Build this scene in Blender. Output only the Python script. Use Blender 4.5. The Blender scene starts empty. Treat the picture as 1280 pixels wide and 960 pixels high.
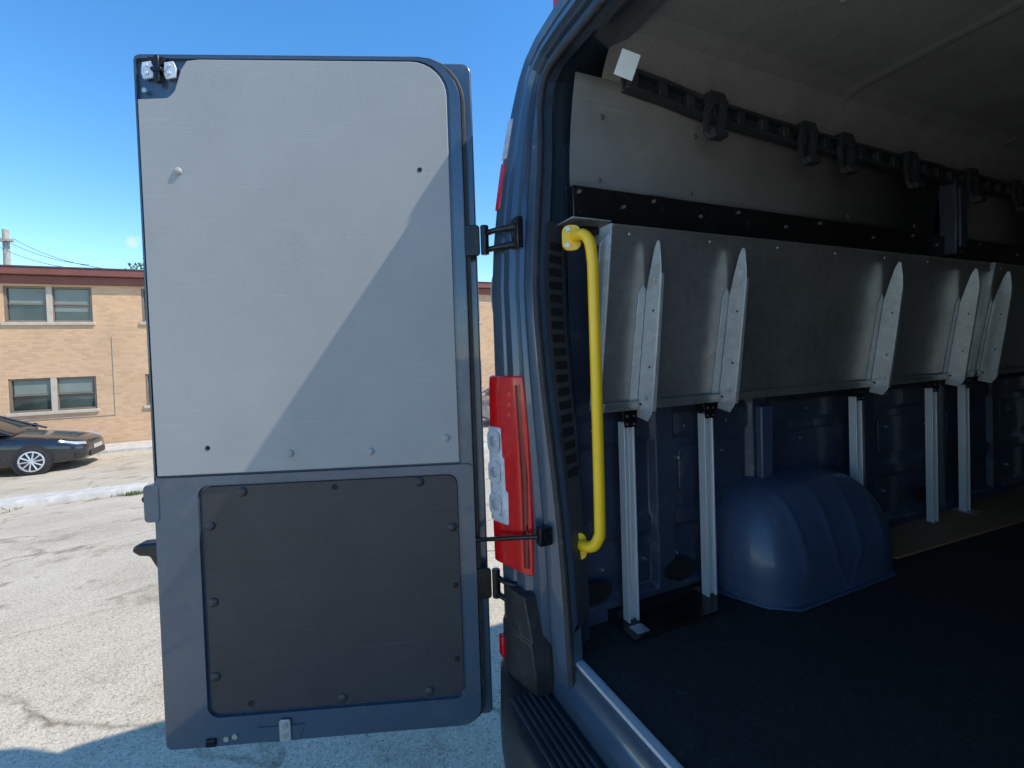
import bpy, math, random
from mathutils import Matrix, Vector
random.seed(7)
scene=bpy.context.scene
V=Vector
# ---------------------------------------------------------------- materials
def new_mat(name):
    m=bpy.data.materials.new(name); m.use_nodes=True
    nt=m.node_tree; b=nt.nodes['Principled BSDF']
    return m,nt,b
def N(nt,t,**kw):
    n=nt.nodes.new(t)
    for k,v in kw.items():
        if k in n.inputs: n.inputs[k].default_value=v
        else: setattr(n,k,v)
    return n
def L(nt,a,b): nt.links.new(a,b)
def ramp(nt,fac,stops):
    r=nt.nodes.new('ShaderNodeValToRGB')
    e=r.color_ramp.elements
    while len(e)<len(stops): e.new(0.5)
    for i,(p,c) in enumerate(stops):
        e[i].position=p; e[i].color=(c[0],c[1],c[2],1)
    L(nt,fac,r.inputs['Fac']); return r
def basic(name,c,rough=.5,metal=0.0,var=.15,scale=6,bump=0.0,bscale=200,coat=0.0,rvar=.1,stretch=None,dirt=0.0,dcol=(.30,.28,.24),spangle=0,scratch=0,speck=0):
    m,nt,b=new_mat(name)
    tc=N(nt,'ShaderNodeTexCoord')
    src=tc.outputs['Object']
    if stretch:
        mp=N(nt,'ShaderNodeMapping'); mp.inputs['Scale'].default_value=stretch
        L(nt,src,mp.inputs['Vector']); src=mp.outputs['Vector']
    n=N(nt,'ShaderNodeTexNoise',Scale=scale,Detail=5.0,Roughness=.65)
    L(nt,src,n.inputs['Vector'])
    lo=[max(0,x*(1-var)) for x in c]; hi=[min(1,x*(1+var)) for x in c]
    r=ramp(nt,n.outputs['Fac'],[(.3,lo),(.7,hi)])
    col=r.outputs['Color']
    if spangle:
        vo=N(nt,'ShaderNodeTexVoronoi',Scale=spangle); L(nt,src,vo.inputs['Vector'])
        sx=N(nt,'ShaderNodeSeparateXYZ'); L(nt,vo.outputs['Color'],sx.inputs[0])
        sr=ramp(nt,sx.outputs['X'],[(0,(.91,.91,.91)),(1,(1.07,1.07,1.07))])
        mm=N(nt,'ShaderNodeMix',data_type='RGBA',blend_type='MULTIPLY'); mm.inputs[0].default_value=1
        L(nt,col,mm.inputs[6]); L(nt,sr.outputs['Color'],mm.inputs[7]); col=mm.outputs[2]
    if speck:
        vo=N(nt,'ShaderNodeTexVoronoi',Scale=420.0); L(nt,src,vo.inputs['Vector'])
        sx=N(nt,'ShaderNodeSeparateXYZ'); L(nt,vo.outputs['Color'],sx.inputs[0])
        sr=ramp(nt,sx.outputs['X'],[(.0,(.85,.85,.85)),(.85,(1,1,1)),(.97,(1+speck,)*3)])
        mm=N(nt,'ShaderNodeMix',data_type='RGBA',blend_type='MULTIPLY'); mm.inputs[0].default_value=1
        L(nt,col,mm.inputs[6]); L(nt,sr.outputs['Color'],mm.inputs[7]); col=mm.outputs[2]
    if scratch:
        mp2=N(nt,'ShaderNodeMapping'); mp2.inputs['Scale'].default_value=(3,1.2,40); mp2.inputs['Rotation'].default_value=(.35,.1,.2); L(nt,tc.outputs['Object'],mp2.inputs['Vector'])
        ns=N(nt,'ShaderNodeTexNoise',Scale=3.0,Detail=2.0); L(nt,mp2.outputs['Vector'],ns.inputs['Vector'])
        rs=ramp(nt,ns.outputs['Fac'],[(.66,(0,0,0)),(.70,(scratch,)*3)])
        ms=N(nt,'ShaderNodeMix',data_type='RGBA'); L(nt,rs.outputs['Color'],ms.inputs[0]); L(nt,col,ms.inputs[6]); ms.inputs[7].default_value=(min(1,c[0]*1.5+.03),min(1,c[1]*1.5+.03),min(1,c[2]*1.5+.03),1); col=ms.outputs[2]
    if dirt>0:
        n3=N(nt,'ShaderNodeTexNoise',Scale=scale*2.3,Detail=6.0,Roughness=.75)
        L(nt,src,n3.inputs['Vector'])
        rr=ramp(nt,n3.outputs['Fac'],[(.55,(0,0,0)),(.75,(dirt,dirt,dirt))])
        mx=N(nt,'ShaderNodeMix',data_type='RGBA')
        L(nt,rr.outputs['Color'],mx.inputs[0]); L(nt,col,mx.inputs[6]); mx.inputs[7].default_value=(*dcol,1)
        col=mx.outputs[2]
    L(nt,col,b.inputs['Base Color'])
    n2=N(nt,'ShaderNodeTexNoise',Scale=scale*3,Detail=4.0)
    L(nt,src,n2.inputs['Vector'])
    mr=N(nt,'ShaderNodeMapRange'); mr.inputs['To Min'].default_value=max(.03,rough-rvar); mr.inputs['To Max'].default_value=min(1,rough+rvar)
    L(nt,n2.outputs['Fac'],mr.inputs['Value']); L(nt,mr.outputs['Result'],b.inputs['Roughness'])
    b.inputs['Metallic'].default_value=metal
    b.inputs['Coat Weight'].default_value=coat
    if bump>0:
        n4=N(nt,'ShaderNodeTexNoise',Scale=bscale,Detail=2.0)
        L(nt,src,n4.inputs['Vector'])
        bp=N(nt,'ShaderNodeBump',Strength=bump,Distance=.002)
        L(nt,n4.outputs['Fac'],bp.inputs['Height']); L(nt,bp.outputs['Normal'],b.inputs['Normal'])
    return m
BLUE=basic('van_blue_paint',(.062,.098,.142),.30,.32,.12,3,.05,60,.7,dirt=.2)
BLUEIN=basic('van_blue_primer',(.036,.050,.085),.5,.1,.25,5,.1,40,.2,dirt=.35,scratch=.3)
BLUEWELL=basic('wheelwell_blue',(.055,.082,.142),.42,.1,.15,4,.05,30,.2,dirt=.4,dcol=(.16,.17,.19),scratch=.4)
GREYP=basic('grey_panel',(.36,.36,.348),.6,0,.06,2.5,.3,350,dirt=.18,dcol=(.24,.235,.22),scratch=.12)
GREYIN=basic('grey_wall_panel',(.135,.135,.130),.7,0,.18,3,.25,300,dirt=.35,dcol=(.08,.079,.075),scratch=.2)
CEIL=basic('grey_headliner',(.30,.302,.298),.9,0,.15,4,.6,160,dirt=.15,dcol=(.20,.20,.195),speck=.2)
BLKP=basic('black_ribbed_panel',(.034,.036,.041),.46,0,.15,5,.5,260,dirt=.12,dcol=(.062,.065,.072),scratch=.2,speck=.35)
BLK=basic('black_plastic',(.018,.018,.020),.45,0,.3,12,.2,300,dirt=.15)
BLKD=basic('slot_black',(.004,.004,.004),.7,0,.3,12)
RAILM=basic('rail_plastic',(.035,.040,.050),.4,0,.25,12,.2,200,dirt=.15)
TRIMM=basic('trim_plastic',(.042,.044,.050),.5,0,.15,12,.2,200,dirt=.1)
BLKM=basic('black_steel',(.014,.014,.015),.22,.3,.3,12,.1,100,dirt=.12)
RUB=basic('rubber',(.024,.024,.025),.6,0,.3,20,.2,200,dirt=.25)
MAT=basic('rubber_mat',(.016,.015,.0135),.8,0,.3,30,.6,420,dirt=.15,speck=.8)
GALV=basic('galvanised_steel',(.38,.382,.368),.31,.72,.20,3.0,.12,5,rvar=.08,dirt=.28,dcol=(.20,.19,.165),spangle=45,scratch=.15)
GALV2=basic('galvanised_bracket',(.48,.51,.52),.38,.5,.12,6,.06,50,rvar=.08,dirt=.12,spangle=60)
ALU=basic('aluminium',(.70,.72,.74),.4,.4,.10,25,.05,90,stretch=(4,4,.5),dirt=.12)
YEL=basic('yellow_powder_coat',(.95,.58,.010),.36,0,.05,12,.08,200,.3,dirt=.06)
CONC=basic('concrete',(.50,.47,.42),.9,0,.2,5,.6,60,dirt=.2)
PLY=basic('plywood',(.30,.165,.08),.75,0,.3,6,.2,90,stretch=(1,.15,1))
PAPER=basic('paper',(.80,.76,.66),.8,0,.04,20)
CHROME=basic('zinc_screw',(.55,.55,.53),.35,.8,.1,40)
RED=basic('red_lens',(.60,.005,.007),.2,0,.2,30,.4,25,.3)
DRED=basic('dark_red_lens',(.20,.004,.006),.2,0,.2,30,.4,25,.3)
WLENS=basic('white_lens',(.50,.52,.55),.2,0,.25,40,.3,60,.4)
WHT=basic('white_sticker',(.62,.64,.66),.5,0,.05,20)
WFRAME=basic('bronze_frame',(.20,.155,.12),.6,0,.15,3)
SILL=basic('limestone_sill',(.48,.42,.34),.85,0,.12,5)
FASC=basic('brown_fascia',(.19,.065,.05),.6,0,.15,2,dirt=.1)
TAR=basic('roof_felt',(.08,.08,.08),.9,0,.3,1)
CARP=basic('charcoal_car_paint',(.022,.025,.032),.25,.5,.1,4,0,60,1.0,dirt=.06)
CARS=basic('silver_car_paint',(.30,.31,.33),.3,.6,.1,4,0,60,1.0)
TYRE=basic('tyre',(.018,.018,.018),.85,0,.3,20,.3,150,dirt=.3)
RIM=basic('alloy_rim',(.62,.63,.65),.35,.5,.1,20)
WOOD=basic('weathered_wood',(.42,.38,.32),.85,0,.2,8,.3,40)
BARK=basic('bark',(.09,.065,.045),.95,0,.35,8,.6,30)
BLIND=basic('window_blind',(.20,.23,.20),.5,0,.15,1.2)
WEED=basic('dry_weed',(.09,.12,.03),.8,0,.4,9)
def glass(name,c,r=.06):
    m,nt,b=new_mat(name); 
    tc=N(nt,'ShaderNodeTexCoord'); n=N(nt,'ShaderNodeTexNoise',Scale=.9,Detail=3.0); L(nt,tc.outputs['Object'],n.inputs['Vector'])
    rr=ramp(nt,n.outputs['Fac'],[(.35,[x*.6 for x in c]),(.65,[x*1.6 for x in c])]); L(nt,rr.outputs['Color'],b.inputs['Base Color'])
    b.inputs['Roughness'].default_value=r; b.inputs['Specular IOR Level'].default_value=.8; return m
GLASS=glass('window_glass',(.045,.06,.052)); CGLASS=glass('car_glass',(.012,.014,.016)); HLENS=glass('headlight_lens',(.28,.30,.33),.1)
def leaf():
    m,nt,b=new_mat('foliage'); tc=N(nt,'ShaderNodeTexCoord'); n=N(nt,'ShaderNodeTexNoise',Scale=2.0,Detail=4.0); L(nt,tc.outputs['Object'],n.inputs['Vector'])
    rr=ramp(nt,n.outputs['Fac'],[(.3,(.03,.06,.012)),(.7,(.09,.14,.03))]); L(nt,rr.outputs['Color'],b.inputs['Base Color']); b.inputs['Roughness'].default_value=.7; return m
LEAF=leaf()
def brick():
    m,nt,b=new_mat('tan_brick'); tc=N(nt,'ShaderNodeTexCoord'); sp=N(nt,'ShaderNodeSeparateXYZ'); L(nt,tc.outputs['Object'],sp.inputs[0])
    ad=N(nt,'ShaderNodeMath',operation='ADD'); L(nt,sp.outputs['X'],ad.inputs[0]); L(nt,sp.outputs['Y'],ad.inputs[1])
    cb=N(nt,'ShaderNodeCombineXYZ'); L(nt,ad.outputs[0],cb.inputs['X']); L(nt,sp.outputs['Z'],cb.inputs['Y'])
    br=N(nt,'ShaderNodeTexBrick'); L(nt,cb.outputs[0],br.inputs['Vector'])
    br.inputs['Scale'].default_value=1; br.inputs['Brick Width'].default_value=.21; br.inputs['Row Height'].default_value=.075
    br.inputs['Mortar Size'].default_value=.008; br.inputs['Color1'].default_value=(.67,.42,.24,1); br.inputs['Color2'].default_value=(.54,.32,.175,1); br.inputs['Mortar'].default_value=(.52,.40,.29,1)
    br.inputs['Bias'].default_value=-.3
    n=N(nt,'ShaderNodeTexNoise',Scale=.7,Detail=6.0); L(nt,tc.outputs['Object'],n.inputs['Vector'])
    rr=ramp(nt,n.outputs['Fac'],[(.3,(.88,.88,.88)),(.7,(1.05,1.04,1.03))])
    mx=N(nt,'ShaderNodeMix',data_type='RGBA',blend_type='MULTIPLY'); mx.inputs[0].default_value=1
    L(nt,br.outputs['Color'],mx.inputs[6]); L(nt,rr.outputs['Color'],mx.inputs[7]); L(nt,mx.outputs[2],b.inputs['Base Color']); b.inputs['Roughness'].default_value=.9
    bp=N(nt,'ShaderNodeBump',Strength=.4,Distance=.008,invert=True); L(nt,br.outputs['Fac'],bp.inputs['Height']); L(nt,bp.outputs['Normal'],b.inputs['Normal'])
    return m
BRICK=brick()
def groundmat():
    m,nt,b=new_mat('worn_asphalt'); tc=N(nt,'ShaderNodeTexCoord'); src=tc.outputs['Object']
    big=N(nt,'ShaderNodeTexNoise',Scale=.45,Detail=8.0,Roughness=.7); L(nt,src,big.inputs['Vector'])
    c1=ramp(nt,big.outputs['Fac'],[(.3,(.38,.325,.24)),(.5,(.50,.435,.33)),(.72,(.60,.53,.415))])
    st=N(nt,'ShaderNodeTexVoronoi',Scale=150.0); L(nt,src,st.inputs['Vector'])
    bw=N(nt,'ShaderNodeSeparateXYZ'); L(nt,st.outputs['Color'],bw.inputs[0])
    c2=ramp(nt,bw.outputs['X'],[(.0,(.36,.35,.34)),(.20,(.82,.81,.79)),(.75,(1.0,1.0,1.0)),(1.0,(1.35,1.3,1.23))])
    mx=N(nt,'ShaderNodeMix',data_type='RGBA',blend_type='MULTIPLY'); mx.inputs[0].default_value=.75
    L(nt,c1.outputs['Color'],mx.inputs[6]); L(nt,c2.outputs['Color'],mx.inputs[7])
    wn=N(nt,'ShaderNodeTexNoise',Scale=2.2,Detail=6.0); L(nt,src,wn.inputs['Vector'])
    va=N(nt,'ShaderNodeMix',data_type='VECTOR'); va.inputs[0].default_value=.35; L(nt,src,va.inputs[4]); L(nt,wn.outputs['Color'],va.inputs[5])
    cr=N(nt,'ShaderNodeTexVoronoi',Scale=1.0,feature='DISTANCE_TO_EDGE'); L(nt,va.outputs[1],cr.inputs['Vector'])
    cm=ramp(nt,cr.outputs['Distance'],[(.0,(.34,.31,.27)),(.006,(.56,.53,.49)),(.016,(1,1,1))])
    mx2=N(nt,'ShaderNodeMix',data_type='RGBA',blend_type='MULTIPLY'); 
    msk=ramp(nt,big.outputs['Fac'],[(.44,(0,0,0)),(.58,(1,1,1))]); L(nt,msk.outputs['Color'],mx2.inputs[0])
    L(nt,mx.outputs[2],mx2.inputs[6]); L(nt,cm.outputs['Color'],mx2.inputs[7])
    sn=N(nt,'ShaderNodeTexNoise',Scale=1.1,Detail=8.0,Roughness=.75); L(nt,src,sn.inputs['Vector'])
    sm=ramp(nt,sn.outputs['Fac'],[(.34,(.60,.57,.53)),(.46,(1,1,1))])
    mx3=N(nt,'ShaderNodeMix',data_type='RGBA',blend_type='MULTIPLY'); mx3.inputs[0].default_value=1
    L(nt,mx2.outputs[2],mx3.inputs[6]); L(nt,sm.outputs['Color'],mx3.inputs[7])
    L(nt,mx3.outputs[2],b.inputs['Base Color']); b.inputs['Roughness'].default_value=.95
    bp=N(nt,'ShaderNodeBump',Strength=.4,Distance=.004); L(nt,st.outputs['Distance'],bp.inputs['Height']); L(nt,bp.outputs['Normal'],b.inputs['Normal'])
    return m
GROUND=groundmat()
# ---------------------------------------------------------------- mesh helpers
import bmesh
class B:
    def __init__(s): s.v=[]; s.f=[]; s.mi=[]; s.m=0
    def add(s,vs,fs):
        o=len(s.v); s.v+= [tuple(p) for p in vs]; s.f+=[tuple(i+o for i in f) for f in fs]; s.mi+=[s.m]*len(fs); return s
    def box(s,x0,x1,y0,y1,z0,z1,fr=None):
        vs=[V((x,y,z)) for x in(x0,x1) for y in(y0,y1) for z in(z0,z1)]
        if fr: vs=[fr(*p) for p in vs]
        return s.add(vs,[(0,1,3,2),(4,6,7,5),(0,4,5,1),(2,3,7,6),(0,2,6,4),(1,5,7,3)])
    def prism(s,poly,d0,d1,fr):
        n=len(poly); vs=[fr(a,b,d0) for a,b in poly]+[fr(a,b,d1) for a,b in poly]
        fs=[tuple(range(n))[::-1],tuple(range(n,2*n))]+[(i,(i+1)%n,(i+1)%n+n,i+n) for i in range(n)]
        return s.add(vs,fs)
    def ring(s,outer,inner,d0,d1,fr):
        n=len(outer); vs=[fr(a,b,d) for d in(d0,d1) for lp in(outer,inner) for a,b in lp]
        fs=[]
        for i in range(n):
            j=(i+1)%n
            fs+=[(i,j,n+j,n+i),(2*n+i,3*n+i,3*n+j,2*n+j),(i,2*n+i,2*n+j,j),(n+i,n+j,3*n+j,3*n+i)]
        return s.add(vs,fs)
    def tube(s,pts,r,seg=10,closed=False):
        pts=[V(p) for p in pts]; n=len(pts); vs=[]; up=None
        for i,p in enumerate(pts):
            a=pts[max(i-1,0)]; c=pts[min(i+1,n-1)]; t=(c-a).normalized()
            if up is None: up=V((0,0,1)) if abs(t.z)<.9 else V((1,0,0))
            sx=t.cross(up).normalized(); up=sx.cross(t).normalized()
            rr=r[i] if isinstance(r,(list,tuple)) else r
            for k in range(seg):
                an=2*math.pi*k/seg; vs.append(p+sx*math.cos(an)*rr+up*math.sin(an)*rr)
        fs=[(i*seg+k,i*seg+(k+1)%seg,(i+1)*seg+(k+1)%seg,(i+1)*seg+k) for i in range(n-1) for k in range(seg)]
        fs+=[tuple(range(seg))[::-1],tuple(range((n-1)*seg,n*seg))]
        return s.add(vs,fs)
    def cyl(s,c,ax,r,h,seg=20,r2=None):
        c=V(c); ax=V(ax).normalized(); return s.tube([c-ax*h/2,c+ax*h/2],[r,r if r2 is None else r2],seg)
    def dome(s,c,ax,r,h):
        c=V(c);ax=V(ax).normalized()
        return s.tube([c,c+ax*h*.4,c+ax*h*.8,c+ax*h],[r,r*.95,r*.7,r*.25],14)
    def loft(s,rings,closed=True,caps=True):
        n=len(rings[0]); vs=[p for r in rings for p in r]; fs=[]
        m=n if closed else n-1
        for i in range(len(rings)-1):
            for k in range(m):
                fs.append((i*n+k,i*n+(k+1)%n,(i+1)*n+(k+1)%n,(i+1)*n+k))
        if caps: fs+=[tuple(range(n))[::-1],tuple(range((len(rings)-1)*n,len(rings)*n))]
        return s.add(vs,fs)
    def done(s,name,mats,parent=None,bevel=0,smooth=35,fix=True,sub=0,solid=0):
        me=bpy.data.meshes.new(name); me.from_pydata(s.v,[],s.f)
        if not isinstance(mats,(list,tuple)): mats=[mats]
        for m in mats: me.materials.append(m)
        me.polygons.foreach_set('material_index',s.mi); 
        if fix:
            bm=bmesh.new(); bm.from_mesh(me); bmesh.ops.recalc_face_normals(bm,faces=bm.faces); bm.to_mesh(me); bm.free()
        me.polygons.foreach_set('use_smooth',[True]*len(me.polygons))
        me.set_sharp_from_angle(angle=math.radians(smooth)); me.update()
        o=bpy.data.objects.new(name,me); scene.collection.objects.link(o)
        if solid:
            md=o.modifiers.new('t','SOLIDIFY'); md.thickness=solid; md.offset=0
        if bevel:
            md=o.modifiers.new('b','BEVEL'); md.width=bevel; md.segments=2; md.limit_method='ANGLE'; md.angle_limit=math.radians(40)
        if sub:
            md=o.modifiers.new('s','SUBSURF'); md.levels=sub; md.render_levels=sub
        if parent: attach(o,parent)
        return o
def attach(o,p):
    o.parent=p
    if p.type=='EMPTY': o.matrix_parent_inverse=Matrix.Translation(-p.location)
def cyls(name,mat,parent,items,seg=14):
    for c,ax,r,h in items: b=B(); b.cyl(c,ax,r,h,seg); b.done(name,mat,parent)
def domes(name,mat,parent,items):
    for c,ax,r,h in items: b=B(); b.dome(c,ax,r,h); b.done(name,mat,parent)
def empty(name,loc,label=None,cat=None,group=None):
    e=bpy.data.objects.new(name,None); e.location=loc; e.empty_display_size=.2; scene.collection.objects.link(e)
    return tag(e,label,cat,group)
def tag(o,label=None,cat=None,group=None,kind=None):
    if label:o['label']=label
    if cat:o['category']=cat
    if group:o['group']=group
    if kind:o['kind']=kind
    return o
def copy_thing(root,delta,label=None,matswap=None):
    r=root.copy(); scene.collection.objects.link(r); r.location=root.location+V(delta)
    if label: r['label']=label
    def rec(o,no):
        for c in list(o.children):
            if c is no: continue
            k=c.copy(); k.parent=no; k.matrix_parent_inverse=c.matrix_parent_inverse.copy(); scene.collection.objects.link(k)
            if matswap and k.type=='MESH' and any(s.material==matswap[0] for s in k.material_slots):
                k.data=c.data.copy()
                for i,mm in enumerate(k.data.materials):
                    if mm==matswap[0]: k.data.materials[i]=matswap[1]
            rec(c,k)
    rec(root,r); return r
def arc(cx,cy,r,a0,a1,n=8):
    return [(cx+r*math.cos(math.radians(a0+(a1-a0)*i/n)),cy+r*math.sin(math.radians(a0+(a1-a0)*i/n))) for i in range(n+1)]
def rrect(a0,a1,b0,b1,r,n=6):
    if not isinstance(r,(list,tuple)): r=[r]*4
    return arc(a1-r[0],b1-r[0],r[0],0,90,n)+arc(a0+r[1],b1-r[1],r[1],90,180,n)+arc(a0+r[2],b0+r[2],r[2],180,270,n)+arc(a1-r[3],b0+r[3],r[3],270,360,n)
def smoothpath(P,k=5):
    P=[V(p) for p in P]; sm=[]
    for i in range(len(P)-1):
        p0=P[max(i-1,0)];p1=P[i];p2=P[i+1];p3=P[min(i+2,len(P)-1)]
        for j in range(k):
            t=j/k; sm.append(.5*((2*p1)+(-p0+p2)*t+(2*p0-5*p1+4*p2-p3)*t*t+(-p0+3*p1-3*p2+p3)*t**3))
    sm.append(P[-1]); return sm

# ================================================================= GROUND
def gz(x):
    if x>-2.5: return 0.0
    if x>-13: return -.95*(-2.5-x)/10.5
    return -.95
b=B(); xs=[-260,-120,-60,-30,-20,-14,-13,-12]+[-11+i*.5 for i in range(18)]+[-2,0,4,20,80,200]; ys=[-250,-80,-30,-15,-8,-4,0,4,8,15,30,80,250]
vs=[V((x,y,gz(x))) for x in xs for y in ys]; ny=len(ys)
b.add(vs,[(i*ny+j,(i+1)*ny+j,(i+1)*ny+j+1,i*ny+j+1) for i in range(len(xs)-1) for j in range(ny-1)])
tag(b.done('ground',GROUND,fix=False),kind='structure',label='worn pale asphalt parking lot with gravel and cracks')
b=B(); b.box(-17.42,-16.0,-20,16,-.99,-.85); tag(b.done('pavement',CONC,bevel=.02),kind='structure',label='concrete strip along the foot of the brick building')
b=B()
for _ in range(520):
    k=random.choice([(-8.0,-5.15,.25),(-8.15,-3.2,.12),(-8.3,-6.0,.2)]); x=random.gauss(k[0],k[2]*.6); y=random.gauss(k[1],k[2]); z=gz(x)
    a=random.uniform(0,6.28); hgt=random.uniform(.03,.08); w_=.008
    b.add([V((x-w_*math.cos(a),y-w_*math.sin(a),z)),V((x+w_*math.cos(a),y+w_*math.sin(a),z)),V((x+random.gauss(0,.03),y+random.gauss(0,.03),z+hgt))],[(0,1,2)])
tag(b.done('weeds',WEED,fix=False),kind='stuff',label='sparse green weeds growing through the asphalt')

# ================================================================= BRICK BUILDING
bl=empty('brick_building',(-17.5,0,-.95),'two storey tan brick apartment building with flat brown-edged roof','building')
FX=-17.5; Y0,Y1=-20.0,14.0; Z0,Z1=-.95,4.15
cols=[(-17.2,-15.2),(-13.0,-11.0),(-8.7,-6.65),(-5.4,-4.2),(-1.6,.4),(2.3,4.3),(5.2,6.25),(8.6,10.6)]
rows=[(.28,1.30),(3.0,4.08)]
yb=sorted([Y0,Y1]+[v for c in cols for v in c]); zb=sorted([Z0,Z1]+[v for r in rows for v in r])
b=B()
for i in range(len(yb)-1):
    for j in range(len(zb)-1):
        if (yb[i],yb[i+1]) in cols and (zb[j],zb[j+1]) in rows: continue
        b.add([V((FX,yb[i],zb[j])),V((FX,yb[i+1],zb[j])),V((FX,yb[i+1],zb[j+1])),V((FX,yb[i],zb[j+1]))],[(0,1,2,3)])
for c in cols:
    for r in rows:
        d=.14
        q=[V((FX,c[0],r[0])),V((FX,c[1],r[0])),V((FX,c[1],r[1])),V((FX,c[0],r[1]))]; q2=[p-V((d,0,0)) for p in q]
        b.add(q+q2,[(0,1,5,4),(1,2,6,5),(2,3,7,6),(3,0,4,7),(4,5,6,7)])
BX=-29
b.add([V((FX,Y0,Z0)),V((BX,Y0,Z0)),V((BX,Y0,Z1)),V((FX,Y0,Z1))],[(0,1,2,3)])
b.add([V((FX,Y1,Z0)),V((BX,Y1,Z0)),V((BX,Y1,Z1)),V((FX,Y1,Z1))],[(0,1,2,3)])
b.add([V((BX,Y0,Z0)),V((BX,Y1,Z0)),V((BX,Y1,Z1)),V((BX,Y0,Z1))],[(0,1,2,3)])
b.done('wall',BRICK,bl,fix=False)
b=B(); b.box(BX-.4,FX+.12,Y0-.1,Y1+.1,Z1+.002,Z1+.24); b.box(BX-.46,FX+.26,Y0-.3,Y1+.3,Z1+.243,Z1+.46)
rf=b.done('roof',FASC,bl,bevel=.02)
b=B(); b.box(BX-.47,FX+.28,Y0-.32,Y1+.32,Z1+.463,Z1+.50); b.done('roof_edge',TAR,bl)
b=B(); b.tube([(FX+.015,-10.5,.05),(FX+.015,-6.2,.05),(FX+.015,-6.2,2.55)],.010,6); b.done('cable',WOOD,bl)
for c in cols:
    for r in rows:
        w=c[1]-c[0]; n=2 if w>1.3 else 1
        g=B(); g.box(FX-.13,FX-.10,c[0]+.01,c[1]-.01,r[0]+.01,r[1]-.01)
        win=g.done('window',GLASS,bl)
        f=B(); t=.055; X0,X1=FX-.12,FX-.03
        f.box(X0,X1,c[0]+.003,c[1]-.003,r[0]+.002,r[0]+t); f.box(X0,X1,c[0]+.003,c[1]-.003,r[1]-t,r[1]-.002)
        pw=(w)/n
        for k in range(n+1):
            yy=c[0]+k*pw
            a=max(c[0]+.003,yy-t*(1.6 if 0<k<n else 0)); e=min(c[1]-.003,yy+t*(1.6 if 0<k<n else 1))
            if k==n: a=c[1]-t
            f.box(X0+.002,X1+.004,a,e,r[0]+t,r[1]-t)
        for k in range(n):
            zz=(r[0]+r[1])/2; f.box(X0+.004,X1-.02,c[0]+k*pw+t*1.6,c[0]+(k+1)*pw-t*1.6,zz-.02,zz+.02)
        f.done('frame',WFRAME,win,bevel=.006)
        if n==2:
            mm=(c[0]+c[1])/2; f=B(); f.box(FX-.10,FX-.005,mm-.07,mm+.07,r[0]+.001,r[1]-.001); f.done('mullion',SILL,win,bevel=.006)
        s=B(); s.box(FX-.1,FX+.06,c[0]-.06,c[1]+.06,r[0]-.10,r[0]-.002); s.done('sill',SILL,win,bevel=.01)
        for k in range(n):
            dr=random.choice([0,.0,.25]); bd=B(); bd.box(FX-.099,FX-.092,c[0]+k*pw+.1,c[0]+(k+1)*pw-.1,(r[0]+r[1])/2+.03-dr,r[1]-.07); bd.done('blind',BLIND,win)

# ================================================================= UTILITY POLE, TREE
up=empty('utility_pole',(-26.5,-12.4,-.95),'pale wooden utility pole with crossarm behind the brick building','utility pole')
b=B(); b.tube([(-26.5,-12.4,-.95),(-26.5,-12.4,7.75)],[.16,.11],12); b.done('post',WOOD,up)
b=B(); b.box(-26.45,-26.25,-13.3,-12.1,7.2,7.30); b.done('crossarm',WOOD,up)
for yy,ze in ((-13.1,4.9),(-12.5,5.0),(-12.1,4.9)):
    b=B(); p0=V((-26.3,yy,7.35)); p1=V((-18.2,yy+5.6,ze-.1)); pts=[]
    for i in range(13):
        t=i/12; p=p0.lerp(p1,t); p.z-=.5*4*t*(1-t)*.4; pts.append(p)
    b.tube(pts,.010,5); b.done('wire',BLK,up)
tr=empty('tree',(-32,-6.4,-.95),'leafy green tree behind the flat roof','tree')
b=B(); b.tube([(-32,-6.4,-.95),(-32.05,-6.35,1.5),(-31.9,-6.4,3.5),(-32,-6.3,6)],[.28,.22,.16,.08],10)
for k in range(7):
    a=k*.9; z=2.8+k*.45; b.tube([(-32,-6.38,z),(-32+math.cos(a)*.7,-6.38+math.sin(a)*.7,z+.7),(-32+math.cos(a)*1.3,-6.38+math.sin(a)*1.3,z+1.2)],[.09,.06,.03],6)
b.done('trunk',BARK,tr)
b=B()
cl=[(V((-32,-7.7,6.4))+V((random.gauss(0,.85),random.gauss(0,.8),random.gauss(0,.9))),random.uniform(.35,.7)) for _ in range(38)]
for c,r in cl:
    for _ in range(110):
        d=V((random.gauss(0,1),random.gauss(0,1),random.gauss(0,1))).normalized()*r*random.uniform(.5,1.05); p=c+d
        a=V((random.gauss(0,1),random.gauss(0,1),random.gauss(0,1))).normalized()*.09; e=a.cross(V((random.random(),random.random(),.3))).normalized()*.05
        b.add([p-a,p+e,p+a,p-e],[(0,1,2,3)])
b.done('crown',LEAF,tr,fix=False)

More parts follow.
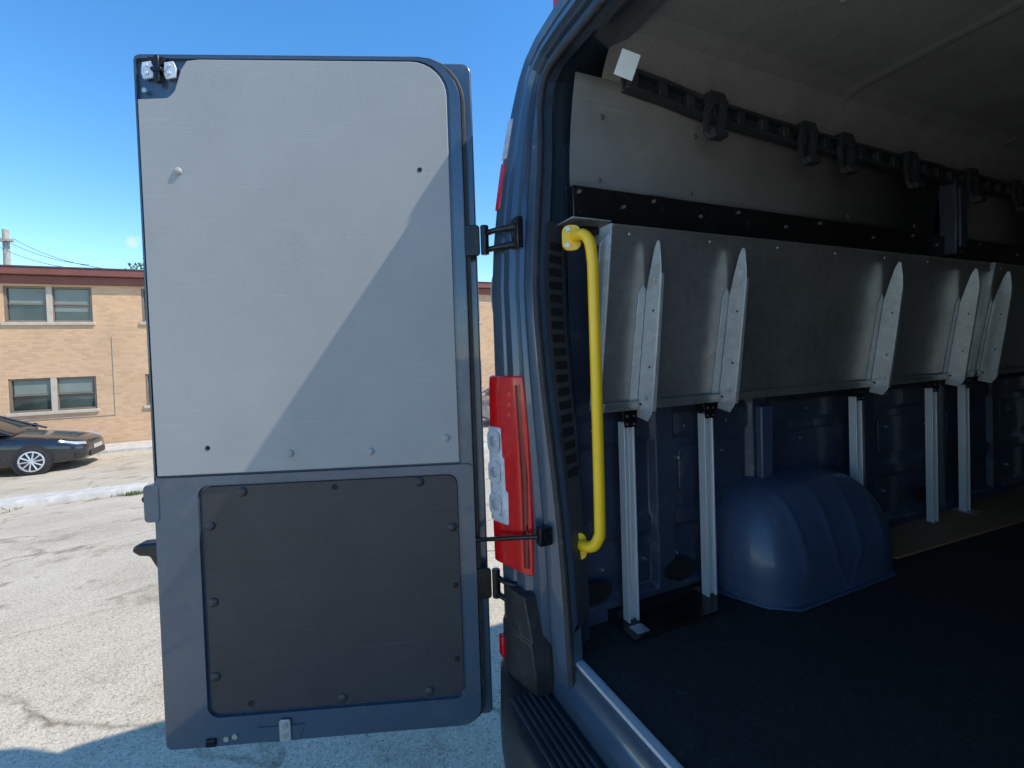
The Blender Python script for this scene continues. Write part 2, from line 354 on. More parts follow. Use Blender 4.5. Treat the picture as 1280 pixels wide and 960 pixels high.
# ================================================================= PARKED CAR
def make_car(name,label,x,y,z,paint):
    car=empty(name,(x,y,z),label,'car','cars parked beside the brick building')
    fr=lambda a,bb,c: V((x+a,y+bb,z+c))
    st=[(2.30,.42,.30,.50,.58),(2.25,.66,.22,.62,.69),(2.05,.80,.18,.71,.79),(1.6,.87,.16,.78,.88),(1.1,.89,.16,.84,.95),(.75,.895,.16,.88,1.0),
     (.0,.90,.16,.91,1.01),(-.8,.90,.16,.94,1.03),(-1.4,.895,.16,.97,1.05),(-1.85,.86,.18,.97,1.07),(-2.15,.78,.22,.90,1.03),(-2.3,.60,.30,.72,.80)]
    rings=[]
    for yy,w,zb_,zs,zt in st:
        rings.append([fr(a,yy,c) for a,c in [(-w*.85,zb_),(-w*.99,zb_+.08),(-w,(zb_+zs)*.55),(-w*.985,zs-.06),(-w*.90,zs+.02),(-w*.6,zt-.015),(0,zt),(w*.6,zt-.015),(w*.90,zs+.02),(w*.985,zs-.06),(w,(zb_+zs)*.55),(w*.99,zb_+.08),(w*.85,zb_)]])
    b=B(); b.loft(rings); b.done('body',paint,car,sub=2,smooth=60)
    gh=[(1.02,.72,.93,.95),(.55,.70,.95,1.18),(.12,.66,.97,1.38),(-.3,.63,.98,1.43),(-.9,.62,1.0,1.43),(-1.4,.61,1.0,1.34),(-1.95,.66,1.0,1.08)]
    rings=[]
    for yy,w,z0,z1 in gh:
        rings.append([fr(a,yy,c) for a,c in [(-w-.12,z0-.03),(-w-.03,z0+(z1-z0)*.6),(-w+.05,z1-.02),(-w*.5,z1+.01),(w*.5,z1+.01),(w-.05,z1-.02),(w+.03,z0+(z1-z0)*.6),(w+.12,z0-.03)]])
    b=B(); b.loft(rings); b.done('windows',CGLASS,car,sub=1,smooth=60)
    rings=[]
    for yy,w,z0,z1 in [(.16,.62,.97,1.375),(-.3,.61,.98,1.445),(-.9,.60,1.0,1.445),(-1.42,.59,1.0,1.355)]:
        rings.append([fr(a,yy,c) for a,c in [(-w-.02,z1-.05),(-w*.8,z1+.002),(0,z1+.015),(w*.8,z1+.002),(w+.02,z1-.05),(0,z1-.06)]])
    b=B(); b.loft(rings)
    for sx in(-1,1):
        b.tube([fr(sx*.80,1.0,.95),fr(sx*.70,.5,1.17),fr(sx*.63,.1,1.36)],.03,6)
        b.tube([fr(sx*.755,-.35,.95),fr(sx*.66,-.32,1.38)],.03,6)
        b.tube([fr(sx*.76,-1.95,1.05),fr(sx*.62,-1.4,1.34)],.04,6)
    b.done('roof',paint,car,smooth=50)
    for sx in(-1,1): b=B(); b.tube([fr(sx*.84,.70,.98),fr(sx*.96,.69,1.01),fr(sx*1.02,.68,1.02)],[.05,.085,.05],8); b.done('wing_mirror',paint,car)
    for sx in(-1,1):
        b=B(); b.loft([[fr(sx*a,yy,c) for a,yy,c in r] for r in [[(.52,2.235,.66),(.52,2.26,.60),(.50,2.10,.60),(.50,2.10,.66)],[(.74,2.12,.70),(.76,2.15,.63),(.70,2.0,.60),(.70,2.0,.68)],[(.85,1.84,.775),(.865,1.87,.74),(.80,1.8,.70),(.80,1.8,.75)]]]); b.done('headlight',HLENS,car,smooth=60)
        b=B(); b.box(x+sx*.80-.06,x+sx*.80+.06,y-2.2,y-2.0,z+.74,z+.88); b.done('tail_light',RED,car,bevel=.03)
        b=B(); b.prism([(.05,.04),(-.05,.03),(-.05,-.04),(.04,-.05)],-.02,.02,lambda a,c,d,sx=sx: fr(sx*(.74+a),2.13+d,.38+c)); b.done('fog_light',BLK,car)
        b=B(); b.tube([fr(sx*.905,.2,.82),fr(sx*.925,.12,.83),fr(sx*.905,.02,.82)],.012,6); b.done('door_handle',paint,car)
    b=B(); b.prism(rrect(-.45,.45,.27,.42,.05),2.22,2.31,lambda a,c,d: fr(a,d,c)); b.done('grille',BLK,car)
    b=B(); b.prism(rrect(-.25,.25,.44,.54,.01),2.30,2.315,lambda a,c,d: fr(a,d,c)); b.done('front_badge_strip',RIM,car)
    for sx in(-1,1):
        for wy in(1.35,-1.35):
            cx=sx*.80
            b=B(); b.cyl(fr(sx*.74,wy,.34),(1,0,0),.375,.325,36); b.done('wheel_arch',BLK,car)
            prof=[(.20,-.10),(.30,-.105),(.325,-.09),(.33,0),(.325,.09),(.30,.105),(.235,.10),(.23,0)]
            rings=[[fr(cx+sx*.015+d,wy+r*math.cos(t),.325+r*math.sin(t)) for r,d in prof] for t in [2*math.pi*i/32 for i in range(33)]]
            b=B(); b.loft(rings,caps=False); ty=b.done('wheel',TYRE,car,smooth=50)
            b=B(); b.cyl(fr(cx+sx*.115,wy,.325),(1,0,0),.05,.03,12)
            for k in range(10):
                t=2*math.pi*k/10; p0=fr(cx+sx*.118,wy+.03*math.cos(t),.325+.03*math.sin(t)); p1=fr(cx+sx*.115,wy+.225*math.cos(t+.12),.325+.225*math.sin(t+.12)); b.tube([p0,p1],[.016,.018],6)
            prof=[(.245,.0),(.245,.118),(.215,.122),(.215,.0)]
            rings=[[fr(cx+sx*d,wy+r*math.cos(t),.325+r*math.sin(t)) for r,d in prof] for t in [2*math.pi*i/32 for i in range(33)]]
            b.loft(rings,caps=False); b.done('rim',RIM,ty,smooth=50)
            b=B(); b.cyl(fr(cx+sx*.03,wy,.325),(1,0,0),.21,.06,24); b.done('brake_disc',BLK,ty)
    return car
car=make_car('parked_car','dark charcoal sedan parked in front of the brick building',-14.45,-8.0,-.95,CARP)
copy_thing(car,(0,15.25,0),'silver grey sedan parked by the brick building',matswap=(CARP,CARS))

# ================================================================= CONCRETE KERB BLOCKS
b=B(); KX=-8.55; zz=gz(KX)
b.prism([(-.20,0),(.20,0),(.18,.10),(.15,.13),(-.15,.13),(-.18,.10)],-1.05,1.05,lambda a,c,d: V((KX+a,-4.2+d,zz+c-.02)))
ws=b.done('wheel_stop',CONC,bevel=.01)
tag(ws,'long low weathered concrete wheel stop on the asphalt','wheel stop','concrete wheel stops across the lot')
for k in(-2,-1,1,2,3):
    o=ws.copy(); o.location=(random.uniform(-.03,.03),k*2.13,0); scene.collection.objects.link(o)

# ================================================================= VAN
van=empty('cargo_van',(.95,2.5,0),'dark blue high roof cargo van with its rear door swung open','van')
MX=1.9
def lean(z): return .205*max(0,z-1.75)**1.5
def ypush(z,t): return (-.030*math.exp(-((z-1.62)/.42)**2)-.036*math.exp(-((z-2.40)/.22)**2))*max(0,1-t/.5)
lipL=[(.10,.50),(.085,.70),(.07,.95),(.05,1.2),(.025,1.5),(-.01,1.87),(-.042,2.03),(-.066,2.18),(-.080,2.27),(-.084,2.33),(-.077,2.372),(-.048,2.398),(.02,2.405),(.33,2.405),(.6,2.405)]
outL=[(-.195,.50),(-.20,.70),(-.205,.95),(-.208,1.2),(-.208,1.5),(-.203,1.87),(-.200,2.05),(-.197,2.2),(-.192,2.33),(-.183,2.42),(-.16,2.48),(-.10,2.52),(.02,2.54),(.33,2.55),(.6,2.555)]
def mir(l): return l+[(MX-x,z) for x,z in reversed(l)]
def dens(l):
    r=[]
    for i in range(len(l)-1):
        (a,b_),(c,d)=l[i],l[i+1]; n=3
        for k in range(n): r.append((a+(c-a)*k/n,b_+(d-b_)*k/n))
    return r+[l[-1]]
lip=dens(mir(lipL)); out=dens(mir(outL))
def sect(prof):
    rings=[]
    for (lx,lz),(ox,oz) in zip(lip,out):
        rings.append([V((lx+(ox-lx)*t,yo+lean(lz+(oz-lz)*t)+ypush(lz,t),lz+(oz-lz)*t)) for t,yo in prof])
    return rings
b=B(); b.loft(sect([(.55,.17),(.36,.13),(.30,.125),(.16,.065),(.10,.055),(.0,.045),(-.0,.0),(.03,-.006),(.20,-.018),(.225,-.008),(.25,-.010),(.28,-.034),(.40,-.042),(.44,-.060),(.60,-.066),(.63,-.060),(.66,-.070),(.86,-.082),(.95,-.07),(.99,-.035),(1.0,.02),(1.0,.30)]),closed=False,caps=False)
b.done('rear_frame',BLUE,van,fix=False,smooth=30)
b=B(); rg=[]
for yy in(.30,.32,5.2): rg.append([V((x,yy+lean(z),z)) for x,z in ([( -.19,.38)]+out+[(MX+.19,.38)])])
b.loft(rg,closed=False,caps=False); b.add([V((x,5.2+lean(z),z)) for x,z in out],[tuple(range(len(out)))])
b.done('body_side',BLUE,van,fix=False,smooth=50)
b=B(); b.box(-.18,MX+.18,.035,5.19,.50,.694); b.done('underbody',BLKM,van)
b=B(); b.loft([[V((x,y,z)) for x in(-.19,MX+.19) for z in((zb_,zt) if x<0 else (zt,zb_))] for y,zb_,zt in((5.205,.4,2.0),(5.7,.4,1.35),(6.2,.42,1.1),(6.35,.5,.8))]); b.done('bonnet',BLUE,van,bevel=.05)
for wy in(1.07,5.1):
    for cx in(-.07,MX+.07):
        prof=[(.20,-.11),(.31,-.115),(.335,-.09),(.34,0),(.335,.09),(.31,.115),(.20,.11),(.19,0)]
        b=B(); b.loft([[V((cx+d,wy+r*math.cos(t),.34+r*math.sin(t))) for r,d in prof] for t in [2*math.pi*i/32 for i in range(33)]],caps=False); ty=b.done('wheel',TYRE,van,smooth=50)
        b=B(); b.cyl((cx,wy,.34),(1,0,0),.2,.12,24); b.done('rim',RIM,ty)
def along(off_t,yo,l=lip,o=out):
    return [V((lx+(ox-lx)*off_t,yo+lean(lz)+ypush(lz,off_t),lz+(oz-lz)*off_t)) for (lx,lz),(ox,oz) in zip(l,o)]
b=B(); b.tube(along(.005,.006),.0105,10); b.done('weather_strip',RUB,van)
def jamb(z,yo,t):
    for i in range(len(lipL)-1):
        if lipL[i][1]<=z<=lipL[i+1][1]:
            k=(z-lipL[i][1])/(lipL[i+1][1]-lipL[i][1]); lx=lipL[i][0]*(1-k)+lipL[i+1][0]*k; ox=outL[i][0]*(1-k)+outL[i+1][0]*k
            return V((lx+(ox-lx)*t,yo+lean(z)+ypush(z,t),z))
b=B(); rg=[]
for i in range(25):
    z=.80+(1.93-.80)*i/24
    rg.append([jamb(z,.030,.0)+V((.012,0,0)),jamb(z,.105,.20)+V((.018,-.004,0)),jamb(z,.112,.27),jamb(z,.06,.02)])
b.loft(rg); trim=b.done('pillar_trim',TRIMM,van,bevel=.002)
for i in range(18):
    z=1.20+i*.038; p=jamb(z,.046,.04)+V((.012,0,0)); q=jamb(z,.093,.165)+V((.017,-.002,0))
    n=V((.87,-.48,0)); b=B()
    b.prism([(0,0),(1,0),(1,.022),(0,.022)],-.002,.0035,lambda a,c,d,p=p,q=q,n=n: p.lerp(q,a)+V((0,0,c))+n*d)
    b.done('vent_slot',BLKD,trim)
# interior left wall
b=B()
def wallgrid(x,y0,y1,z0,z1,ribs):
    ysx=[y0]
    for r in ribs: ysx+= [r-.05,r-.035,r+.035,r+.05]
    ysx.append(y1); off=[0]
    for r in ribs: off+=[0,.028,.028,0]
    off.append(0)
    zsx=[(z0,.03),(z0+.05,.03),(z0+.07,0),(.93,0),(.95,.012),(.99,.012),(1.01,0),(1.24,0),(1.26,.014),(1.33,.014),(1.35,0),(1.62,0),(z1,0)]
    vs=[V((x+max(o,oz),yy,zz)) for yy,o in zip(ysx,off) for zz,oz in zsx]; n=len(zsx)
    b.add(vs,[(i*n+j,(i+1)*n+j,(i+1)*n+j+1,i*n+j+1) for i in range(len(ysx)-1) for j in range(n-1)])
wallgrid(-.075,.13,4.95,.70,2.06,[.47,.93,1.62,2.2,2.75,3.4,4.1])
for y0,y1 in((.55,.86),(1.02,1.52),(1.72,2.1),(2.3,2.65),(2.85,3.3)):
    b.prism(rrect(y0,y1,1.04,1.21,.03),-.075,-.068,lambda a,c,d: V((d,a,c)))
b.done('side_wall',BLUEIN,van,fix=False,smooth=30,bevel=.004)
b=B(); b.box(MX-.0+.07,MX+.09,.13,4.95,.70,2.5); b.done('side_wall',BLUEIN,van)
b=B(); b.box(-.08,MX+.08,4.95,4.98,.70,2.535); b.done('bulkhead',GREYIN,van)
it=[]
for yy in(.20,.36,.55,.75,1.2,1.75,2.1,2.45,2.9):
    for zz in(.86,1.16,1.30): it.append(((-.068,yy+random.uniform(-.03,.03),zz+random.uniform(-.02,.02)),(1,0,0),.005,.016))
cyls('wall_fastener',CHROME,van,it,8)
b=B(); b.prism([(.90,1.02),(.955,1.02),(.965,1.33),(.90,1.33)],-.045,-.015,lambda a,c,d: V((d,a,c))); b.done('wall_bracket',BLUEWELL,van,bevel=.006)
for yy,zz in((.17,.80),(.52,.80),(2.0,.83)):
    b=B(); b.prism([(yy+.07*math.cos(t),zz+.035*math.sin(t)) for t in [i*math.pi/10 for i in range(20)]],-.042,-.040,lambda a,c,d: V((d,a,c))); b.done('wall_opening',BLKD,van)
fr=lambda a,c,d: V((-.055+.045*((c-2.05)/.3)**2+d,a,c))
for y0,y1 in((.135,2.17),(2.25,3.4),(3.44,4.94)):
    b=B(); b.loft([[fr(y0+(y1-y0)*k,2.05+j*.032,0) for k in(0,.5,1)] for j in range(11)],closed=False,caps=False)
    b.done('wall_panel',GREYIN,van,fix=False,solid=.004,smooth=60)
domes('panel_button',GREYIN,van,[(fr(yy,zz,.002),(1,0,0),.009,.004) for yy in(.24,.62,1.05,1.5,2.0,2.4,3.0) for zz in(2.085,2.27)])
# ceiling liner
prof=[(-.02,2.33),(-.005,2.40),(.015,2.455),(.05,2.495),(.11,2.512),(.5,2.520),(.95,2.525)]
prof=prof+[(MX-x,z) for x,z in reversed(prof[:-1])]
b=B(); ysx=[.17,.6]; SE=(1.32,2.55,3.8)
for r in SE: ysx+=[r-.03,r-.010,r+.010,r+.03]
ysx+=[4.95]
rg=[]
for yy in ysx:
    dz=0
    for r in SE:
        if abs(yy-r)<.015: dz=-.0032
    rg.append([V((x,yy+ (lean(z) if yy<.2 else 0)*.6,z+dz)) for x,z in prof])
b.loft(rg,closed=False,caps=False); b.done('ceiling_liner',CEIL,van,fix=False,smooth=3)
domes('liner_button',CEIL,van,[((x,y,2.512),(0,0,-1),.012,.007) for x,y in((.35,.8),(.35,2.1),(.7,1.1),(.75,2.0),(.4,3.2),(.9,.6))])
# strap rail with hooks
rail=[(.17,2.385),(.40,2.372),(.64,2.342),(1.1,2.325),(1.8,2.315),(2.6,2.31),(3.6,2.305),(4.9,2.30)]
def rz(y):
    y=min(max(y,rail[0][0]),rail[-1][0]-1e-6)
    for i in range(len(rail)-1):
        if rail[i][0]<=y<=rail[i+1][0]:
            k=(y-rail[i][0])/(rail[i+1][0]-rail[i][0]); return rail[i][1]*(1-k)+rail[i+1][1]*k
b=B()
def strip(y0,y1,dz0,dz1,x0,x1):
    n=max(1,int((y1-y0)/.15)); rg=[]
    for i in range(n+1):
        y=y0+(y1-y0)*i/n; z=rz(y); rg.append([V((x0,y,z+dz0)),V((x1,y,z+dz0)),V((x1,y,z+dz1)),V((x0,y,z+dz1))])
    b.loft(rg)
strip(.30,4.9,.022,.034,.0,.026); strip(.30,4.9,-.034,-.022,.0,.026); strip(.30,4.9,-.034,.034,-.01,.000)
y=.31
while y<4.85:
    strip(y,y+.034,-.0215,.0215,.0005,.024); y+=.115
b.done('strap_rail',RAILM,van,bevel=.003)
for hy in(.635,1.10,1.33,1.78,2.30,2.75,3.2,3.7,4.2):
    b=B(); z=rz(hy)-.030
    # angular wedge clip: broad at the top, tapering down, with a slot
    outer=[(-.012,.078),(.050,.078),(.066,.052),(.030,-.050),(.010,-.092),(-.050,-.096),(-.060,-.074),(-.034,.010)]
    inner=[(.010,.040),(.032,.040),(.034,.030),(.006,-.030),(-.006,-.056),(-.032,-.058),(-.036,-.048),(-.014,.010)]
    f2=lambda a,c,d,hy=hy,z=z: V((.026+d+max(0,-c)*.30,hy+a,z+c))
    b.ring(outer,inner,.0,.016,f2)
    b.prism([(-.050,-.096),(.008,-.092),(.018,-.066),(-.050,-.070)],.014,.036,f2)
    b.prism([(-.012,.046),(.056,.046),(.050,.078),(-.012,.078)],-.024,.0,f2)
    b.done('strap_hook',RAILM,van,bevel=.0015)
b=B(); b.prism([(2.17,2.30),(2.25,2.30),(2.235,2.12),(2.25,1.95),(2.17,1.95),(2.185,2.12)],-.04,.03,lambda a,c,d: V((d,a,c))); b.box(.03,.045,2.18,2.24,1.98,2.26); b.done('roof_pillar',BLUEIN,van,bevel=.006)
b=B(); b.box(-.05,-.015,.12,4.9,1.935,2.045); b.box(-.05,.0,.14,4.9,1.90,1.932)
b.done('mounting_rail',BLKM,van,bevel=.003)
cyls('rail_screw',CHROME,van,[((-.012,yy,2.025-(i%2)*.03),(1,0,0),.0055,.010) for i,yy in enumerate((.14,.30,.42,.62,.80,1.05,1.25,1.6,1.9,2.1,2.5,2.9))],6)
# wheel well
b=B(); n1,n2=96,28; rg=[]
def sp(v,e): return math.copysign(abs(v)**e,v)
for i in range(n2+1):
    ph=(math.pi/2)*i/n2; row=[]
    for j in range(n1+1):
        th=math.pi*j/n1
        r=sp(math.cos(ph),.36); dx=sp(math.sin(ph),.52)*.262
        dy=sp(math.cos(th),.62)*.375*r; dz=sp(math.sin(th),.62)*.372*r
        k=0
        for q in(-.21,-.07,.07,.21): k+=.0045*math.exp(-((dy-q)/.012)**2)*min(1,i/n2*3)*min(1,max(0,(dz-.03)*12))
        row.append(V((-.075+dx*(1-.32*max(0,dz/.385-.35))+k,1.055+dy,.70+dz+k*.6)))
    rg.append(row)
b.loft(rg,closed=False,caps=False); b.done('wheel_well',BLUEWELL,van,fix=False,smooth=70)
b=B(); b.prism([(.65,-.07),(.65,.0),(.71,.14),(.79,.200),(1.31,.200),(1.385,.13),(1.44,.0),(1.44,-.07)],.7005,.708,lambda a,c,d: V((c,a,d))); b.done('wheel_well_flange',BLUEWELL,van,bevel=.003)
# floor
b=B(); b.box(-.08,MX+.08,.05,4.95,.694,.70); b.done('floor_mat',MAT,van)
b=B(); b.prism([(1.45,-.07),(4.9,-.07),(4.9,.26),(2.6,.19),(1.45,.13)],.7035,.712,lambda a,c,d: V((c,a,d))); b.done('floor_board',PLY,van)
cyls('floor_anchor',BLKM,van,[((x,y,.7015),(0,0,1),.012,.003) for (x,y) in((.35,1.5),(.6,1.6),(.9,1.5),(.5,2.4),(.75,2.3),(1.1,2.4))],12)
# sill, scuff strip, bumper
b=B(); b.prism([(-.020,.50),(-.024,.60),(-.020,.632),(.0,.645),(.012,.662),(.014,.694),(.05,.694),(.05,.50)],.03,MX-.03,lambda a,c,d: V((d,a,c))); b.done('door_sill',BLUE,van,bevel=.003)
b=B(); b.box(.085,MX-.085,.022,.042,.695,.706); b.box(.085,MX-.085,.042,.0475,.70,.704); b.done('sill_strip',ALU,van,bevel=.0015)
b=B()
def bumpring(x):
    xx=min(x,MX-x); e=.085*max(0,min(1,(.12-xx)/.31))**1.6
    f=-.175+e
    return [V((x,f+.02,.26)),V((x,f-.006,.42)),V((x,f,.575)),V((x,f+.012,.592)),V((x,f+.02,.596)),V((x,-.030,.596)),V((x,-.026,.59)),V((x,.02,.45)),V((x,.02,.26))]
XS=[-.19,-.18,-.155,-.12,-.06,0,.06,.12,.2,.5]; XS+= [MX-x for x in reversed(XS)]
b.loft([bumpring(x) for x in XS])
bp_=b.done('rear_bumper',BLK,van,smooth=40)
for k in range(6):
    for x0,x1 in((.0,.62),(MX-.62,MX)):
        b=B(); b.box(x0,x1,-.140+k*.018,-.131+k*.018,.5965,.603); b.done('step_rib',RAILM,bp_,bevel=.002)
def cornery(x):
    return -.086+(max(0,(-.13-x)/.075))**2*.05+ max(0,(x+.08)/.1)*.024
for sx in(0,1):
    b=B(); rgs=[]
    for z,x0,x1,o in((.598,-.20,.030,.012),(.66,-.203,.026,.012),(.735,-.206,.008,.011),(.74,-.206,.006,.005),(.83,-.207,-.018,.005),(.853,-.206,-.024,.003),(.862,-.19,-.035,-.02)):
        n=12; pts=[]
        for i in range(n+1):
            x=x0+(x1-x0)*i/n; pts.append(V((x if sx==0 else MX-x,cornery(x)-o,z)))
        for x in(x1,x0): pts.append(V((x if sx==0 else MX-x,.0,z)))
        rgs.append(pts)
    b.loft(rgs); b.done('bumper_corner',BLK,van,smooth=25,bevel=.003)
b=B(); b.box(-.160,-.130,-.106,-.09,.625,.690); b.done('reflector',RED,van,bevel=.004)
def tlpt(x,z,o=0):
    t=(-.02-x)/.18; yy=-.036-.056*min(1,max(0,t))-o
    if x<-.17: yy+=((-.17-x)/.045)**2*.035
    return V((x,yy,z))
def tlring(rows,n=12):
    rg=[]
    for z,x0,x1,o in rows:
        rg.append([tlpt(x0+(x1-x0)*i/n,z,o*(1-.6*abs(2*i/n-1)**10)) for i in range(n+1)]+[tlpt(x0+(x1-x0)*i/n,z,-.05) for i in range(n,-1,-1)])
    return rg
b=B(); b.loft(tlring([(.905,-.210,-.036,.010),(.910,-.214,-.030,.016),(1.04,-.214,-.026,.018),(1.2,-.214,-.028,.018),(1.33,-.214,-.032,.018),(1.46,-.214,-.044,.016),(1.482,-.214,-.048,.014),(1.486,-.210,-.054,.008)])); tl=b.done('tail_light',RED,van,smooth=30)
b=B(); b.loft(tlring([(.93,-.050,-.034,.0188),(1.2,-.052,-.032,.0188),(1.46,-.066,-.050,.0178)])); b.done('lens_edge',DRED,tl,smooth=30)
b=B(); b.loft(tlring([(1.036,-.2155,-.102,.019),(1.04,-.216,-.100,.0225),(1.135,-.216,-.098,.0225),(1.142,-.216,-.110,.0225),(1.235,-.216,-.112,.0225),(1.242,-.216,-.120,.0225),(1.325,-.216,-.124,.0225),(1.329,-.2155,-.126,.019)])); b.done('clear_lens',WLENS,tl,smooth=30)
for zz in(1.090,1.190,1.285):
    b=B(); c=tlpt(-.158,zz,.0235); ax=V((.25,-1,0)).normalized(); b.prism(rrect(-.030,.030,-.034,.034,.020),-.002,.002,lambda a,cc,d,c=c,ax=ax: c+V((1,.25,0)).normalized()*a+V((0,0,cc))+ax*d); b.done('lamp_bowl',WLENS,tl,bevel=.001)
    b=B(); b.dome(c+ax*.001,ax,.018,.004); b.done('lamp_glass',HLENS,tl)
for zz in(1.365,1.395,1.425): b=B(); b.loft(tlring([(zz,-.19,-.075,.0188),(zz+.012,-.19,-.076,.0188)])); b.done('lens_rib',RED,tl)
def cpt(x,z,o): return V((x,-.065+lean(z)-o+((-.18-x)/.03)**2*.02*(x<-.18),z))
for nm,mt,x0,x1,z0,z1 in(('side_reflector',RED,-.212,-.165,2.00,2.15),('marker_lens',WLENS,-.209,-.165,2.16,2.29)):
    b=B(); rgs=[]
    for z in(z0,(z0+z1)/2,z1): 
        rgs.append([cpt(x0,z,.016),cpt((x0+x1)/2,z,.022),cpt(x1,z,.016),cpt(x1,z,-.03),cpt(x0,z,-.03)])
    b.loft(rgs); b.done(nm,mt,van,bevel=.004)
b=B(); b.prism([(.042*math.cos(t),.072*math.sin(t)) for t in [i*math.pi/12 for i in range(24)]],0,.003,lambda a,c,d: V((-.205+a*.45,-.045-a*.55-.0,1.735+c))+V((-.0,-.012-d,0))); b.done('round_sticker',WHT,van)
b=B(); b.box(-.03,.035,.075,.15,2.525,2.585); b.done('marker_lamp',RED,van,bevel=.012)

# ----------------------------------------------------------- rear door
h=V((-.176,-.117,0)); e=V((-.517,-1.042,0)); du=(e-h).normalized(); dn=V((-du.y,du.x,0))
D=lambda u,z,d: h+du*u+dn*d+V((0,0,z))
b=B(); b.prism(rrect(.010,1.006,.386,2.472,[.02,.03,.015,.015]),-.075,-.055,D); 
door=b.done('rear_door',BLUE,van,bevel=.005)
b=B(); b.prism(rrect(.045,.985,.402,2.455,[.012,.13,.06,.02]),-.0545,-.008,D)
lo_out=rrect(.045,.985,.402,1.217,[.02,.02,.06,.02],8); lo_in=rrect(.087,.862,.488,1.192,.035,8)
b.ring(lo_out,lo_in,-.0075,.004,D)
b.ring(rrect(.047,.983,1.219,2.453,[.012,.13,.01,.01],8),rrect(.078,.979,1.2195,2.444,[.012,.105,.01,.01],8),-.0075,.002,D)
b.prism(rrect(.972,1.012,1.09,1.20,.012),-.04,.008,D)
b.prism([(.60,.404),(.69,.404),(.72,.45),(.58,.45)],.0045,.008,D)
b.done('inner_frame',BLUE,door,bevel=.006)
b=B(); pth=[D(u,z,-.022) for u,z in rrect(.040,.990,.398,2.460,[.012,.13,.06,.02])]; pth.append(pth[0]); b.tube(pth,.009,8); b.done('door_seal',RUB,door)
pl=[(.973,1.224),(.976,2.325),(.895,2.328),(.885,2.335),(.872,2.35),(.862,2.38),(.852,2.41),(.835,2.436),(.80,2.440)]+arc(.19,2.335,.104,90,180,8)+[(.086,1.224)]
b=B(); b.prism(pl,-.0073,.0045,D); b.done('upper_panel',GREYP,door,bevel=.002)
b=B(); b.prism(rrect(.095,.855,.495,1.185,.03),-.0073,-.002,D); b.done('lower_panel',BLKP,door,bevel=.002)
domes('panel_button',GREYP,door,[(D(u,z,.0045),dn,.012,.007) for u,z in((.873,2.116),(.124,1.301),(.353,1.27),(.59,1.275))])
cyls('screw_hole',BLKD,door,[(D(u,z,.0045),dn,.007,.002) for u,z in((.174,2.116),(.826,1.302))]+[(D(u,z,-.002),dn,.009,.002) for u,z in((.465,1.165),(.111,.841),(.114,.61),(.739,.52))])
domes('panel_button',BLKP,door,[(D(u,z,-.002),dn,.0145,.008) for u,z in((.736,1.164),(.21,1.168),(.832,1.067),(.115,1.022),(.834,.836),(.838,.61),(.468,.515),(.203,.515))])
b=B(); b.box(.907,.921,2.370,2.448,-.0,.014,D); b.prism(rrect(.898,.930,2.40,2.412,.005),.0,.018,D); b.done('latch',BLKM,door,bevel=.003)
for u0 in(.868,.930):
    b=B(); b.prism([(u0,2.387),(u0+.026,2.382),(u0+.032,2.40),(u0+.028,2.430),(u0+.004,2.434),(u0-.004,2.415)],.0,.006,D)
    for z in(2.398,2.42): b.cyl(D(u0+.015,z,.008),dn,.005,.006,8)
    b.done('latch_plate',ALU,door,bevel=.001)
b=B(); b.prism(rrect(.895,.945,2.425,2.446,.005),.0,.005,D); b.done('latch_cover',BLKD,door)
cyls('frame_screw',CHROME,door,[(D(.955,2.35,.004),dn,.007,.006)])
dz=-.025
b=B(); b.prism([(u,z+dz) for u,z in [(.96,1.025),(1.09,1.022),(1.108,1.015),(1.112,1.0),(1.09,.985),(1.06,.982),(1.045,.955),(1.028,.925),(.99,.915),(.96,.92)]],-.12,-.07,D); b.done('door_handle',BLK,door,bevel=.010)
b=B(); b.box(1.013,1.020,1.12,1.19,-.05,-.01,D); b.cyl(D(1.016,1.155,-.03),dn,.012,.05,10); b.done('side_latch',BLKM,door,bevel=.002)
b=B(); b.prism(rrect(.620,.653,.405,.472,.008),.0085,.013,D); b.done('door_catch',GALV2,door,bevel=.001)
cyls('catch_bolt',CHROME,door,[(D(.636,z,.014),dn,.009,.004) for z in(.455,.425)])
b=B(); b.box(.84,.87,.405,.428,.0045,.012,D); b.done('latch',BLKM,door,bevel=.003)
cyls('latch_screw',CHROME,door,[(D(.81,.425,.006),dn,.008,.008),(D(.785,.43,.006),dn,.008,.008)])
cyls('grommet',RUB,door,[(D(.066,z,-.002),dn,.007,.006) for z in(1.5,1.72,2.05)])
for z in(1.905,.835):
    b=B()
    b.prism(rrect(.0,.070,z-.048,z+.048,.012),-.02,-.008,D)
    b.cyl(D(-.015,z,-.01),(0,0,1),.013,.09,14)
    p0=D(-.015,z,-.01); tgt=V((-.075,-.05+lean(z),z))
    for dz in(-.032,.02): b.tube([p0+V((0,0,dz)),(p0+tgt)/2+V((0,-.010,dz)),tgt+V((0,0,dz))],[.010,.009,.013],8)
    b.box(tgt.x-.026,tgt.x+.022,tgt.y-.010,tgt.y+.01,z-.045,z+.045)
    for dz in(-.030,.0,.030): b.cyl(tgt+V((.008,-.011,dz)),(0,1,0),.007,.008,6)
    b.done('hinge',BLKM,door,bevel=.003)
b=B(); b.tube([D(.05,.975,-.01),V((.03,-.050,1.045))],[.007,.007],8); b.box(.014,.042,-.052,-.015,1.020,1.070); b.done('check_strap',BLKM,door,bevel=.002)

